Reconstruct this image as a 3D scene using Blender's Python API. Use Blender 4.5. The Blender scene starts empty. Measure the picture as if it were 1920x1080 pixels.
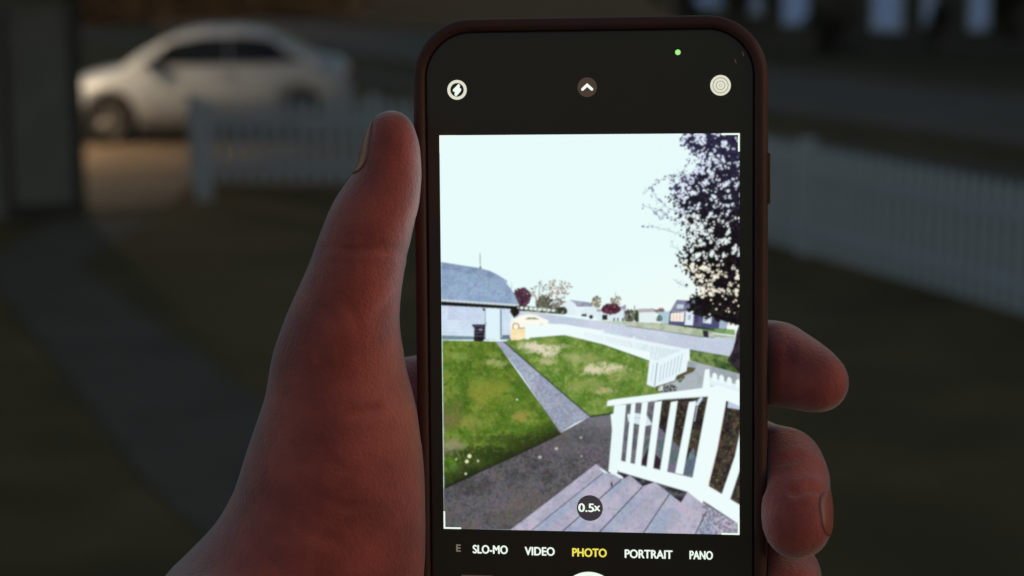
import bpy, bmesh, math, random
import numpy as np
from mathutils import Vector, Matrix, Euler
random.seed(7)
RNG = np.random.default_rng(11)
R = math.radians
S = bpy.context.scene
COL = S.collection

# ---------------------------------------------------------------- camera
F_PX = 3850.0                      # focal length in photo pixels (1920 wide)
cam_d = bpy.data.cameras.new('camera')
cam = bpy.data.objects.new('camera', cam_d); COL.objects.link(cam)
cam.location = (0, 0, 2.9)
PITCH = math.atan(664/F_PX)
cam.rotation_euler = (math.pi/2-PITCH, 0, 0)
cam_d.lens = 50; cam_d.sensor_width = 50*1920/F_PX; cam_d.sensor_fit = 'HORIZONTAL'
cam_d.clip_start = 0.02; cam_d.clip_end = 3000
cam_d.dof.use_dof = True; cam_d.dof.focus_distance = 0.447; cam_d.dof.aperture_fstop = 11.5
S.camera = cam

# ---------------------------------------------------------------- dusk sky
SUN_EL, SUN_AZ = R(7.0), R(97)
w = bpy.data.worlds.new('World'); S.world = w; w.use_nodes = True
nt = w.node_tree; bg = nt.nodes['Background']
sky = nt.nodes.new('ShaderNodeTexSky'); sky.sky_type = 'NISHITA'; sky.sun_disc = False
sky.sun_elevation = SUN_EL; sky.sun_rotation = SUN_AZ; sky.air_density = 1.0; sky.dust_density = 1.5
nt.links.new(sky.outputs[0], bg.inputs[0]); bg.inputs[1].default_value = 0.085
sd = bpy.data.lights.new('dusk_sun', 'SUN'); sd.energy = 0.62; sd.angle = R(12); sd.color = (1, .40, .31)
so = bpy.data.objects.new('dusk_sun', sd); COL.objects.link(so)
so.rotation_euler = Vector((math.sin(SUN_AZ)*math.cos(SUN_EL), math.cos(SUN_AZ)*math.cos(SUN_EL), math.sin(SUN_EL))).to_track_quat('Z', 'Y').to_euler()
S.view_settings.view_transform = 'Standard'; S.view_settings.look = 'None'
S.view_settings.exposure = 0.0; S.view_settings.gamma = 1.0
EXP = 2**S.view_settings.exposure

# ---------------------------------------------------------------- helpers
def lin(c):
    c = np.asarray(c, float)/255.0
    return np.where(c <= .04045, c/12.92, ((c+.055)/1.055)**2.4)

def mat(name, col, rough=.6, col2=None, scale=5, detail=4, bump=0, bscale=None, metal=0, sheen=0,
        spec=.5, sss=0, coat=0, mixlo=.35, mixhi=.65, bdist=.01, coords='Object'):
    m = bpy.data.materials.new(name); m.use_nodes = True
    n = m.node_tree; b = n.nodes['Principled BSDF']
    b.inputs['Base Color'].default_value = (*col, 1); b.inputs['Roughness'].default_value = rough
    b.inputs['Metallic'].default_value = metal; b.inputs['Specular IOR Level'].default_value = spec
    b.inputs['Sheen Weight'].default_value = sheen; b.inputs['Coat Weight'].default_value = coat
    tc = n.nodes.new('ShaderNodeTexCoord')
    nz = n.nodes.new('ShaderNodeTexNoise'); nz.inputs['Scale'].default_value = scale; nz.inputs['Detail'].default_value = detail
    n.links.new(tc.outputs[coords], nz.inputs['Vector'])
    rp = n.nodes.new('ShaderNodeValToRGB')
    c2 = col2 if col2 is not None else tuple(x*.82 for x in col)
    rp.color_ramp.elements[0].position = mixlo; rp.color_ramp.elements[1].position = mixhi
    rp.color_ramp.elements[0].color = (*col, 1); rp.color_ramp.elements[1].color = (*c2, 1)
    n.links.new(nz.outputs['Fac'], rp.inputs[0]); n.links.new(rp.outputs[0], b.inputs['Base Color'])
    if bump:
        bn = n.nodes.new('ShaderNodeTexNoise'); bn.inputs['Scale'].default_value = bscale or scale*4; bn.inputs['Detail'].default_value = 6
        bp = n.nodes.new('ShaderNodeBump'); bp.inputs['Strength'].default_value = bump; bp.inputs['Distance'].default_value = bdist
        n.links.new(tc.outputs[coords], bn.inputs['Vector']); n.links.new(bn.outputs['Fac'], bp.inputs['Height'])
        n.links.new(bp.outputs[0], b.inputs['Normal'])
    if sss:
        b.inputs['Subsurface Weight'].default_value = sss
        b.inputs['Subsurface Radius'].default_value = (1.0, .25, .12); b.inputs['Subsurface Scale'].default_value = .004
    return m

def emit(name, rgb, strength=1.0):
    m = bpy.data.materials.new(name); m.use_nodes = True
    n = m.node_tree; n.nodes.clear()
    e = n.nodes.new('ShaderNodeEmission'); o = n.nodes.new('ShaderNodeOutputMaterial')
    e.inputs[0].default_value = (*lin(rgb), 1); e.inputs[1].default_value = strength/EXP
    n.links.new(e.outputs[0], o.inputs[0]); return m

def link(name, me, m=None, parent=None, smooth=False):
    o = bpy.data.objects.new(name, me); COL.objects.link(o)
    if m is not None:
        for mm in (m if isinstance(m, (list, tuple)) else [m]): me.materials.append(mm)
    if parent is not None: o.parent = parent
    if smooth: me.polygons.foreach_set('use_smooth', [True]*len(me.polygons))
    return o

class MB:                                       # a small mesh collector
    def __init__(s): s.v = []; s.f = []
    def add(s, vs, fs):
        k = len(s.v); s.v += [tuple(v) for v in vs]; s.f += [tuple(i+k for i in f) for f in fs]; return s
    def box(s, c, d, rz=0, bev=0):
        x, y, z = (a/2 for a in d); cz, sz = math.cos(rz), math.sin(rz); vs = []
        for i in (-1, 1):
            for j in (-1, 1):
                for k in (-1, 1):
                    X, Y = i*x, j*y
                    vs.append((c[0]+X*cz-Y*sz, c[1]+X*sz+Y*cz, c[2]+k*z))
        return s.add(vs, [(0,1,3,2),(4,6,7,5),(0,4,5,1),(2,3,7,6),(0,2,6,4),(1,5,7,3)])
    def tube(s, a, b, r0, r1=None, n=12, caps=True):
        r1 = r0 if r1 is None else r1
        a, b = Vector(a), Vector(b); d = (b-a).normalized()
        u = d.orthogonal().normalized(); v = d.cross(u); vs = []
        for p, r in ((a, r0), (b, r1)):
            for i in range(n):
                t = 2*math.pi*i/n; vs.append(p+u*r*math.cos(t)+v*r*math.sin(t))
        fs = [(i, (i+1) % n, n+(i+1) % n, n+i) for i in range(n)]
        if caps: fs += [tuple(range(n))[::-1], tuple(range(n, 2*n))]
        return s.add(vs, fs)
    def lathe(s, prof, c=(0,0,0), axis='y', n=32):
        vs = []; fs = []
        for r, h in prof:
            for i in range(n):
                t = 2*math.pi*i/n
                p = (r*math.cos(t), h, r*math.sin(t)) if axis == 'y' else (r*math.cos(t), r*math.sin(t), h)
                vs.append((p[0]+c[0], p[1]+c[1], p[2]+c[2]))
        for k in range(len(prof)-1):
            for i in range(n):
                j = (i+1) % n; fs.append((k*n+i, k*n+j, (k+1)*n+j, (k+1)*n+i))
        return s.add(vs, fs)
    def prism(s, poly, z0, z1):                  # xy polygon extruded in z
        n = len(poly); vs = [(x, y, z0) for x, y in poly]+[(x, y, z1) for x, y in poly]
        return s.add(vs, [tuple(range(n))[::-1], tuple(range(n, 2*n))]+[(i, (i+1) % n, n+(i+1) % n, n+i) for i in range(n)])
    def build(s, name, m, parent=None, smooth=False, bevel=0):
        me = bpy.data.meshes.new(name); me.from_pydata(s.v, [], s.f); me.validate(); me.update()
        bm = bmesh.new(); bm.from_mesh(me); bmesh.ops.recalc_face_normals(bm, faces=bm.faces); bm.to_mesh(me); bm.free()
        o = link(name, me, m, parent, smooth)
        if bevel:
            b = o.modifiers.new('bevel', 'BEVEL'); b.width = bevel; b.segments = 2
        return o

def empty(name, loc, rz=0, label=None, cat=None, group=None):
    o = bpy.data.objects.new(name, None); COL.objects.link(o); o.empty_display_size = .1
    o.location = loc; o.rotation_euler = (0, 0, rz); tag(o, label, cat, group); return o
def tag(o, label=None, cat=None, group=None, kind=None):
    if label: o['label'] = label
    if cat: o['category'] = cat
    if group: o['group'] = group
    if kind: o['kind'] = kind
    return o
def copy_tree(o, parent=None):
    c = o.copy(); COL.objects.link(c); c.parent = parent
    for ch in list(o.children): copy_tree(ch, c)
    return c
def ground(u, v):                                # where a photo pixel meets the ground
    d = Vector(((u-960)/F_PX, -(v-540)/F_PX, -1)); d.rotate(cam.rotation_euler)
    t = -2.9/d.z; return (d.x*t, d.y*t)

# ================================================================ SETTING
M_lawn = mat('lawn_grass', (.12,.09,.04), .95, (.19,.135,.062), spec=.2, scale=.8, detail=8, bump=.6, bscale=40, bdist=.03)
M_verge = mat('verge_grass', (.12,.098,.055), .95, (.16,.125,.07), spec=.2, scale=.6, detail=8, bump=.6, bscale=30, bdist=.03)
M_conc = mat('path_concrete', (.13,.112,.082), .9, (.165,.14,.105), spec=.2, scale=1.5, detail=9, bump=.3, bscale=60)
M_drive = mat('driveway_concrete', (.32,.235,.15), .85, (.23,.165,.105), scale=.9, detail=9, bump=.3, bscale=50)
M_asph = mat('road_asphalt', (.22,.175,.135), .9, (.26,.21,.165), spec=.15, scale=.7, detail=10, bump=.4, bscale=90)
M_white = mat('white_paint', (.66,.72,.80), .45, (.58,.63,.70), scale=6, detail=6, bump=.1, bscale=40)
M_dkwood = mat('dark_bark', (.07,.05,.04), .9, (.04,.03,.025), scale=9, bump=.8, bscale=20)

def struct(name, mb, m): return tag(mb.build(name, m), kind='structure')
def sheet(name, poly, z, m):
    mb = MB(); mb.add([(x, y, z) for x, y in poly], [tuple(range(len(poly)))]); return struct(name, mb, m)
g = MB(); n = 40
xs = np.linspace(-600, 600, n+1); ys = np.linspace(-300, 1500, n+1)
g.add([(x, y, 0) for y in ys for x in xs], [(j*(n+1)+i, j*(n+1)+i+1, (j+1)*(n+1)+i+1, (j+1)*(n+1)+i) for j in range(n) for i in range(n)])
struct('lawn', g, M_lawn)

RD = Vector((-.45, .893)); RN = Vector((.893, .45))        # road direction, and its far-side normal
near0 = Vector((4.5, 32.3)); RW = 6.6
def rd(t, off): p = near0+RD*t+RN*off; return (p.x, p.y)
sheet('road', [rd(-60, 0), rd(260, 0), rd(260, RW), rd(-60, RW)], .004, M_asph)
sheet('far_verge', [rd(-60, RW+.15), rd(260, RW+.15), rd(260, 60), rd(-60, 60)], .006, M_verge)
kb = MB()
for o_ in (-.15, RW):
    a, b_, c_, d_ = rd(-60, o_), rd(260, o_), rd(260, o_+.15), rd(-60, o_+.15)
    kb.prism([a, b_, c_, d_], 0, .12)
struct('kerb', kb, M_conc)
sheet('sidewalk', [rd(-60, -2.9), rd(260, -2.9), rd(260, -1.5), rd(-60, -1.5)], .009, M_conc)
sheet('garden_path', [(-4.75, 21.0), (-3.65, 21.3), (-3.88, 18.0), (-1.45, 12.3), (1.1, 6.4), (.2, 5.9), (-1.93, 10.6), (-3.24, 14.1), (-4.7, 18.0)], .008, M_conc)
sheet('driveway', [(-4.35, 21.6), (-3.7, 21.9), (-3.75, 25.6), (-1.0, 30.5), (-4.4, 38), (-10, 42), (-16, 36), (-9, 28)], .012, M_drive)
sheet('porch_landing', [(-3.5, 5.6), (5, 5.6), (5, 2), (-3.5, 2)], .012, M_asph)

# ================================================================ GARAGE
GA = math.atan2(.35, .94)                                   # front wall heading
GC = Vector((-4.45, 21.2))
gu = Vector((-.937, -.349)); gv = Vector((-.349, .937))     # along the front wall to the left; back along the side wall
def gp(a, b): p = GC+gu*a+gv*b; return (p.x, p.y)
M_gwall = mat('garage_siding', (.22,.22,.205), .7, (.18,.18,.17), scale=2, bump=.2, bscale=30)
M_roof = mat('roof_shingle', (.11,.10,.09), .9, (.08,.075,.07), scale=8, detail=8, bump=.7, bscale=25)
M_trim = mat('dark_trim', (.06,.055,.05), .7)
gar = empty('garage', (*GC, 0), 0, 'pale sided garage with dark corner board at the left edge of the photo', 'garage')
def gbox(name, a0, a1, b0, b1, z0, z1, m, parent=gar):
    mb = MB(); mb.prism([(x-GC.x, y-GC.y) for x, y in (gp(a0, b0), gp(a1, b0), gp(a1, b1), gp(a0, b1))], z0, z1)
    return mb.build(name, m, parent)
gbox('wall', 0.0, 8, 0.0, 7.0, 0.0, 2.45, M_gwall)
gbox('corner_board', -.02, .10, -.02, .10, 0.0, 2.44, M_trim)
gbox('base_board', .1, .72, -.012, -.002, 0, .16, M_trim)
fr = gbox('door_frame', .72, .80, -.035, -.002, 0, 2.1, M_trim)
dr = gbox('door', .80, 1.68, -.03, -.004, 0, 2.05, M_gwall)
kn = MB(); p = Vector(gp(.9, -.07))-GC; kn.lathe([(0,-.03),(.03,-.02),(.03,.02),(0,.03)], (p.x, p.y, 1.0)); kn.build('handle', M_trim, dr, smooth=True)
rf = MB(); pr = [(-.35, 2.4), (.35, 4.0), (3.5, 5.2), (6.65, 4.0), (7.35, 2.4)]
vs = []
for a in (-.35, 8.3):
    for b, z in pr: q = Vector(gp(a, b))-GC; vs.append((q.x, q.y, z))
rf.add(vs, [(0,1,6,5),(1,2,7,6),(2,3,8,7),(3,4,9,8),(0,5,9,4),(0,4,3,2,1),(5,6,7,8,9)])
rf.build('roof', M_roof, gar)

# lit wall lantern on the driveway side of the garage (its glow falls on the car and driveway)
LP = Vector((-6.62, 27.45))
lan = empty('wall_lantern', (LP.x, LP.y, 2.15), -R(20), 'lit warm wall lantern on the driveway side of the garage', 'lantern')
mb = MB(); mb.box((-.13, 0, 0), (.02, .12, .2)); mb.tube((-.12, 0, .05), (0, 0, .12), .012); mb.box((0, 0, .13), (.16, .16, .02)); mb.build('bracket', M_trim, lan)
mb = MB()
for x in (-.06, .06):
    for y in (-.06, .06): mb.box((x, y, 0), (.012, .012, .24))
mb.build('cage', M_trim, lan)
mb = MB(); mb.lathe([(0,-.05),(.03,-.03),(.035,0),(.02,.05),(0,.07)], axis='z', n=16); mb.build('bulb', emit('lantern_bulb', (255,205,140), 30), lan, smooth=True)
ld = bpy.data.lights.new('lantern_light', 'POINT'); ld.energy = 150; ld.color = (1, .76, .50); ld.shadow_soft_size = .06
lo = bpy.data.objects.new('lantern_light', ld); COL.objects.link(lo); lo.parent = lan; lo.location = (.1, 0, -.02)

# ================================================================ PICKET FENCE
def fence(name, A, B, label, post_every, h=1.0, step=.155):
    A, B = Vector(A), Vector(B); L = (B-A).length; ang = math.atan2(B.y-A.y, B.x-A.x)
    root = empty(name, (A.x, A.y, 0), ang, label, 'fence', 'white picket fence runs')
    np_ = max(1, round(L/post_every)); pl = L/np_
    pk = MB(); w_, t_ = .1, .02
    pk.add([(-w_/2,-t_/2,0),(w_/2,-t_/2,0),(w_/2,-t_/2,h-.07),(0,-t_/2,h),(-w_/2,-t_/2,h-.07),
            (-w_/2,t_/2,0),(w_/2,t_/2,0),(w_/2,t_/2,h-.07),(0,t_/2,h),(-w_/2,t_/2,h-.07)],
           [(0,1,2,3,4),(9,8,7,6,5),(0,5,6,1),(1,6,7,2),(2,7,8,3),(3,8,9,4),(4,9,5,0)])
    pk0 = None
    for k in range(np_+1):
        pm = MB(); pm.box((k*pl, .03, (h+.03)/2), (.10, .10, h+.03)); pm.box((k*pl, .03, h+.045), (.12, .12, .03))
        q = pm.build('post', M_white, root)
    for k in range(np_):
        rl = MB()
        for z in (.22, h-.24): rl.box((k*pl+pl/2, .035, z), (pl-.11, .04, .09))
        panel = rl.build('panel', M_white, root)
        m_ = int((pl-.16)/step)
        for i in range(m_+1):
            x = k*pl+pl/2+(i-m_/2)*step
            if pk0 is None: o = pk0 = pk.build('picket', M_white, panel)
            else:
                o = pk0.copy(); COL.objects.link(o); o.parent = panel
            o.location = (x, 0, .03)
    return root
def gd(u, v): x, y = ground(u, v); return (x, y)
fA = (-3.72, 23.9); fC = (.50, 23.75)
fence('picket_fence', fA, fC, 'white picket fence run in front of the parked car', 1.95)
fence('picket_fence', (.66, 23.6), (4.66, 13.68), 'white picket fence run sloping down to the right edge', 5.35)
# thick end post by the driveway
ep = MB(); ep.box((0,0,.53), (.15,.15,1.06)); ep.box((0,0,1.075), (.18,.18,.03)); ep.add([(-.08,-.08,1.09),(.08,-.08,1.09),(.08,.08,1.09),(-.08,.08,1.09),(0,0,1.14)], [(0,1,4),(1,2,4),(2,3,4),(3,0,4)])
gpo = ep.build('gate_post', M_white); gpo.location = (*ground(383, 375), 0); tag(gpo, 'thick white gate post at the driveway end of the fence', 'post')

# ================================================================ CAR
M_car = mat('white_car_paint', (.58,.62,.67), .3, (.55,.59,.64), coat=.6, scale=2)
M_tyre = mat('tyre_rubber', (.03,.03,.03), .8); M_glass = mat('car_window_glass', (.015,.017,.018), .12, spec=.5)
M_rim = mat('alloy_rim', (.3,.3,.3), .35, metal=.6); M_lamp = mat('lamp_glass', (.7,.7,.68), .15, coat=.5); M_tail = mat('tail_lamp', (.35,.02,.02), .2)
def make_car(loc, rz):
    car = empty('parked_car', (*loc, 0), rz, 'white two door car parked nose left behind the picket fence', 'car')
    L, W = 4.0, 1.70
    # lower body sections: x, z bottom, z shoulder, z top(centre), half width
    st = [(-1.98,.42,.60,.62,.50),(-1.93,.28,.66,.70,.68),(-1.78,.20,.74,.80,.79),(-1.4,.18,.82,.90,.84),(-.9,.18,.88,.98,.85),(-.4,.18,.90,1.0,.85),
          (.4,.18,.92,1.0,.85),(1.1,.18,.95,1.02,.85),(1.5,.20,.98,1.06,.83),(1.8,.24,.96,1.04,.78),(1.94,.32,.86,.94,.70),(1.99,.45,.74,.80,.60)]
    xs_ = [s_[0] for s_ in st]
    X = np.linspace(-1.98, 1.99, 61); V = []; Fc = []
    wx = (-1.27, 1.30); wr = .36
    for x in X:
        zb, zs, zt, hw = (np.interp(x, xs_, [s_[k] for s_ in st]) for k in (1,2,3,4))
        arch = 0
        for q in wx:
            if abs(x-q) < wr: arch = max(arch, .31+math.sqrt(wr*wr-(x-q)**2))
        side = max(zb, arch)
        ring = [(0, zb), (hw*.72, zb), (hw*.72, max(zb, arch*.98)), (hw*.96, side), (hw*1.0, max(side+.02, (zb+zs)/2)), (hw*.985, zs-.1+0*side if zs-.1 > side+.04 else side+.06), (hw*.93, zs), (hw*.6, zt-.01), (0, zt)]
        V += [(x, y, z) for y, z in ring]+[(x, -y, z) for y, z in ring[-2:0:-1]]
    m_ = 16
    for i in range(60):
        for j in range(m_): Fc.append((i*m_+j, i*m_+(j+1) % m_, (i+1)*m_+(j+1) % m_, (i+1)*m_+j))
    Fc += [tuple(range(m_))[::-1], tuple(range(60*m_, 61*m_))]
    body = MB().add(V, Fc).build('body', M_car, car, smooth=True)
    # cabin
    cs = [(-1.2,.90,.90,.74),(-.88,.93,1.12,.72),(-.48,.96,1.33,.66),(-.05,.96,1.42,.62),(.5,.97,1.43,.61),(.85,.98,1.38,.61),(1.2,1.0,1.24,.64),(1.55,1.02,1.07,.70)]
    X = np.linspace(-1.2, 1.55, 41); V = []; Fc = []; cx_ = [c[0] for c in cs]
    def sec(x):
        return [float(np.interp(x, cx_, [c[k] for c in cs])) for k in (1,2,3)]
    for x in X:
        zb, zt, hw = sec(x); b0 = .80
        ring = [(b0, zb-.06), (b0-.01, zb), (hw+(b0-hw)*.12, zb+(zt-zb)*.86), (hw*.9, zb+(zt-zb)*.96), (hw*.5, zt), (0, zt+.01)]
        V += [(x, y, z) for y, z in ring]+[(x, -y, z) for y, z in ring[-2::-1]]
    m_ = 11
    for i in range(40):
        for j in range(m_-1): Fc.append((i*m_+j, i*m_+j+1, (i+1)*m_+j+1, (i+1)*m_+j))
    MB().add(V, Fc).build('roof', M_car, car, smooth=True)
    # side windows laid proud of the cabin side
    for sgn in (-1, 1):
        def sp(x, t, off=.012):
            zb, zt, hw = sec(x); y0, z0 = .79, zb; y1, z1 = hw+(.8-hw)*.12, zb+(zt-zb)*.86
            return (x, sgn*(y0+(y1-y0)*t+off), z0+(z1-z0)*t)
        for x0, x1, tr in ((-.86, .30, 1), (.33, 1.30, 1)):
            V = []; Fc = []
            for i in range(13):
                x = x0+(x1-x0)*i/12
                tp = .9
                lim = np.clip(min((x+.94)/.5, (1.34-x)/.5), .15, 1)
                V += [sp(x, .06), sp(x, .5*tp*min(1, lim*1.2)+.03), sp(x, tp*min(1, lim+.12))]
            for i in range(12):
                for j in range(2): Fc.append((i*3+j, i*3+j+1, (i+1)*3+j+1, (i+1)*3+j))
            MB().add(V, Fc).build('side_window', M_glass, car, smooth=True)
        mr = MB(); mr.box((-.8, sgn*.93, 1.02), (.12, .2, .13)); mr.build('mirror', M_car, car, bevel=.03)
        dh = MB(); dh.box((.32, sgn*.868, .86), (.2, .02, .03)); dh.build('door_handle', M_rim, car, bevel=.006)
        sk = MB(); sk.box((0, sgn*.80, .2), (1.75, .08, .1)); sk.build('side_skirt', M_trim, car, bevel=.02)
        hl = MB(); hl.lathe([(0,-.03),(.13,-.02),(.15,.02),(.13,.05)], (0,0,0), n=20); o = hl.build('headlight', M_lamp, car, smooth=True); o.location = (-1.84, sgn*.60, .66); o.rotation_euler = (0, R(-10), R(90)*1); o.scale = (1.2, 1, .55)
        tl = MB(); tl.box((1.93, sgn*.56, .83), (.12, .26, .14)); tl.build('tail_light', M_tail, car, bevel=.03)
        for q in wx:
            wc = (q, sgn*.74, .315)
            ty = MB(); ty.lathe([(.20,-.1),(.29,-.105),(.315,-.08),(.315,.08),(.29,.105),(.20,.1),(.20,-.1)], n=36); wo = ty.build('wheel', M_tyre, car, smooth=True); wo.location = wc
            rm = MB(); rm.lathe([(.205,.10*sgn),(.19,.085*sgn),(.185,.05*sgn)], n=36); rm.lathe([(0,.085*sgn),(.05,.085*sgn),(.06,.06*sgn)], n=20)
            for k in range(7):
                a = 2*math.pi*k/7; c_, s_ = math.cos(a), math.sin(a)
                rm.tube((.04*c_, .07*sgn, .04*s_), (.195*c_, .08*sgn, .195*s_), .03, .024, n=6)
            rm.lathe([(0,.03*sgn),(.19,.03*sgn)], n=36)
            rm.build('rim', M_rim, wo)
    # windscreen and rear window
    for nm, x0, x1 in (('windscreen', -1.16, -.42), ('rear_window', .88, 1.5)):
        V = []; Fc = []
        for i in range(9):
            x = x0+(x1-x0)*i/8; zb, zt, hw = sec(x)
            for t in (-.95, -.5, 0, .5, .95): V.append((x, t*hw*.88, zt+.022-abs(t)*.02))
        for i in range(8):
            for j in range(4): Fc.append((i*5+j, i*5+j+1, (i+1)*5+j+1, (i+1)*5+j))
        MB().add(V, Fc).build(nm, M_glass, car, smooth=True)
    gr_ = MB(); gr_.box((-1.965, 0, .42), (.06, .8, .14)); gr_.build('grille', M_trim, car, bevel=.02)
    return car
make_car((-4.33, 29.4), R(5)).scale = (1.03, 1, 1.13)

# ================================================================ HOUSE ACROSS THE ROAD
M_house = mat('dark_blue_siding', (.13,.108,.09), .8, (.10,.085,.075), scale=2, bump=.3, bscale=20)
M_hwhite = mat('house_white_trim', (.8,.85,.95), .5)
M_pane = emit('sky_reflection_glow', (78,96,124), .75)  # bluish sky reflection on the panes, put in as a faint even glow
hA = Vector(ground(1262, 93)); hB = Vector(ground(2050, 112))
hang = math.atan2(hB.y-hA.y, hB.x-hA.x); hL = (hB-hA).length
house = empty('house', (hA.x, hA.y, 0), hang, 'dark blue house across the road with white door and windows', 'house')
def hx(u):                                                   # along-facade distance seen at photo column u
    k = (u-960)/F_PX; c_ = math.cos(PITCH); dx, dy = math.cos(hang), math.sin(hang)
    return (k*(hA.y)*1.015-hA.x)/(dx-k*dy*1.015)
MB().box((hL/2, 4, 1.5), (hL, 8, 3.0)).build('wall', M_house, house)
rfm = MB(); rfm.add([(-.4,-.5,2.9),(hL+.4,-.5,2.9),(hL+.4,8.5,2.9),(-.4,8.5,2.9),(-.4,4,6),(hL+.4,4,6)], [(0,1,5,4),(2,3,4,5),(0,4,3),(1,2,5),(0,3,2,1)]); rfm.build('roof', M_roof, house)
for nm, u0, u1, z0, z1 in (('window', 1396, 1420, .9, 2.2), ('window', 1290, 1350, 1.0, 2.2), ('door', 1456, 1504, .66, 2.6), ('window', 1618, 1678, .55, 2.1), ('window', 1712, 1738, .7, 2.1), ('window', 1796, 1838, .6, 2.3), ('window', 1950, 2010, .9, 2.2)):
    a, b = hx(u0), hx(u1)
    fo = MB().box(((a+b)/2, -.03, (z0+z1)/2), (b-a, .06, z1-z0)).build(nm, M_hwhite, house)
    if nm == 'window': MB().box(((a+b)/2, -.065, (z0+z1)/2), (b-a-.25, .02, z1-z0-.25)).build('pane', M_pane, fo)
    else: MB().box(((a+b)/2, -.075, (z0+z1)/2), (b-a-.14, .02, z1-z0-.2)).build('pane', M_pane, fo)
MB().box((hx(1481), -.5, .3), (1.6, .9, .6)).build('front_step', M_conc, house, bevel=.02)

# ================================================================ TREES beyond the road
M_leaf = [mat('leaf_dark', (.10,.085,.05), .8, (.07,.062,.035), scale=3), mat('leaf_red', (.07,.04,.04), .8, (.05,.03,.03), scale=3)]
def tree(name, x, y, h, r, mi, label, n=2600, low=.25, cat='tree', group='dark trees beyond the road'):
    root = empty(name, (x, y, 0), 0, label, cat, group)
    t = MB(); t.tube((0,0,0), (0,0,h*.5), .05*h**.8, .03*h**.8, n=10)
    for k in range(7):
        a = k*2.4; zz = h*(.3+.06*k); t.tube((0,0,zz), (math.cos(a)*r*.7, math.sin(a)*r*.7, zz+h*.22), .02*h**.8, .006*h, n=6)
    t.build('trunk', M_dkwood, root)
    c = MB(); rg = np.random.default_rng(int(abs(x*100)+y))
    cl = [(rg.uniform(-.6,.6)*r, rg.uniform(-.6,.6)*r, h*(low+.1+rg.uniform(0,.62-low*.4))) for _ in range(16)]
    for i in range(n):
        q = cl[i % 16]; p = rg.normal(0, .24, 3)*r; s_ = .10+.1*rg.random()
        P_ = Vector((q[0]+p[0], q[1]+p[1], max(h*low*.5, q[2]+p[2])))
        a = Vector(rg.normal(0,1,3)).normalized(); b = a.orthogonal().normalized()*s_; a = a*s_*1.5
        c.add([P_-a, P_+b, P_+a, P_-b], [(0,1,2,3)])
    c.build('crown', M_leaf[mi], root)
tree('bushy_tree', *ground(250, 22), 6.5, 3.2, 0, 'dark bushy tree behind the nose of the car')
tree('bushy_tree', *ground(470, 12), 7.5, 3.6, 1, 'dark reddish tree above the roof of the car')
tree('bushy_tree', *ground(690, 5), 7, 3.2, 0, 'dark bushy tree between the car and the phone')
tree('bushy_tree', *ground(1345, 92), 5, 2.0, 0, 'dark bushy tree behind the top corner of the phone')
tree('shrub', *ground(1560, 98), 1.7, .7, 0, 'low dark shrub below the house between door and window', 1500, .1, 'shrub', 'shrubs in front of the house')
tree('shrub', *ground(1755, 104), 1.3, .3, 0, 'small dark shrub between the two right windows of the house', 900, .1, 'shrub', 'shrubs in front of the house')
tree('shrub', *ground(1890, 106), 2.0, .5, 0, 'tall dark shrub at the right edge in front of the house', 1500, .1, 'shrub', 'shrubs in front of the house')
# unseen hedge added at the right to block the low sun from the yard
ha, hb_ = Vector((36, -6)), Vector((16.5, 52)); hn = Vector((.948, .318)); rg = np.random.default_rng(21); c = MB(); NH = 40; V = []; Fc = []
prof_ = [(-1.6,0),(-1.9,2.5),(-1.7,7),(-.9,10),(0,10.8),(.9,10),(1.7,7),(1.9,2.5),(1.6,0)]
for k in range(NH+1):
    q = ha.lerp(hb_, k/NH)
    for o_, z_ in prof_:
        j_ = rg.uniform(.9, 1.1); V.append((q.x+hn.x*o_*j_, q.y+hn.y*o_*j_, z_*(rg.uniform(.93, 1.05))))
for k in range(NH):
    for i in range(8): Fc.append((k*9+i, k*9+i+1, k*9+i+10, k*9+i+9))
Fc += [tuple(range(9)), tuple(range(NH*9, NH*9+9))[::-1]]; c.add(V, Fc)
for i in range(14000):
    q = ha.lerp(hb_, rg.random()); z_ = rg.uniform(0, 10.9); o_ = float(np.interp(z_, [0,2.5,7,10,10.9], [1.7,2.0,1.8,1.1,.2]))*rg.choice([-1, 1])*rg.uniform(.9, 1.15)
    P_ = Vector((q.x+hn.x*o_, q.y+hn.y*o_, z_)); a = Vector(rg.normal(0,1,3)).normalized()*.3; b = a.orthogonal().normalized()*.16
    c.add([P_-a, P_+b, P_+a, P_-b], [(0,1,2,3)])
tag(c.build('sun_block_hedge', M_leaf[0]), 'added unseen tall hedge beyond the road at the right, blocking the low sun', 'hedge')
# low hedge behind the car
hd = MB(); rg = np.random.default_rng(5); hA_, hB_ = Vector(ground(150, 48)), Vector(ground(640, 26))
for i in range(6000):
    t = rg.random(); p = hA_.lerp(hB_, t); P_ = Vector((p.x+rg.normal(0,.4), p.y+rg.normal(0,.4), 1.5*rg.random()**.8))
    a = Vector(rg.normal(0,1,3)).normalized()*.16; b = a.orthogonal().normalized()*.1
    hd.add([P_-a, P_+b, P_+a, P_-b], [(0,1,2,3)])
tag(hd.build('hedge', M_leaf[0]), 'long low dark hedge behind the parked car', 'hedge')

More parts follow.
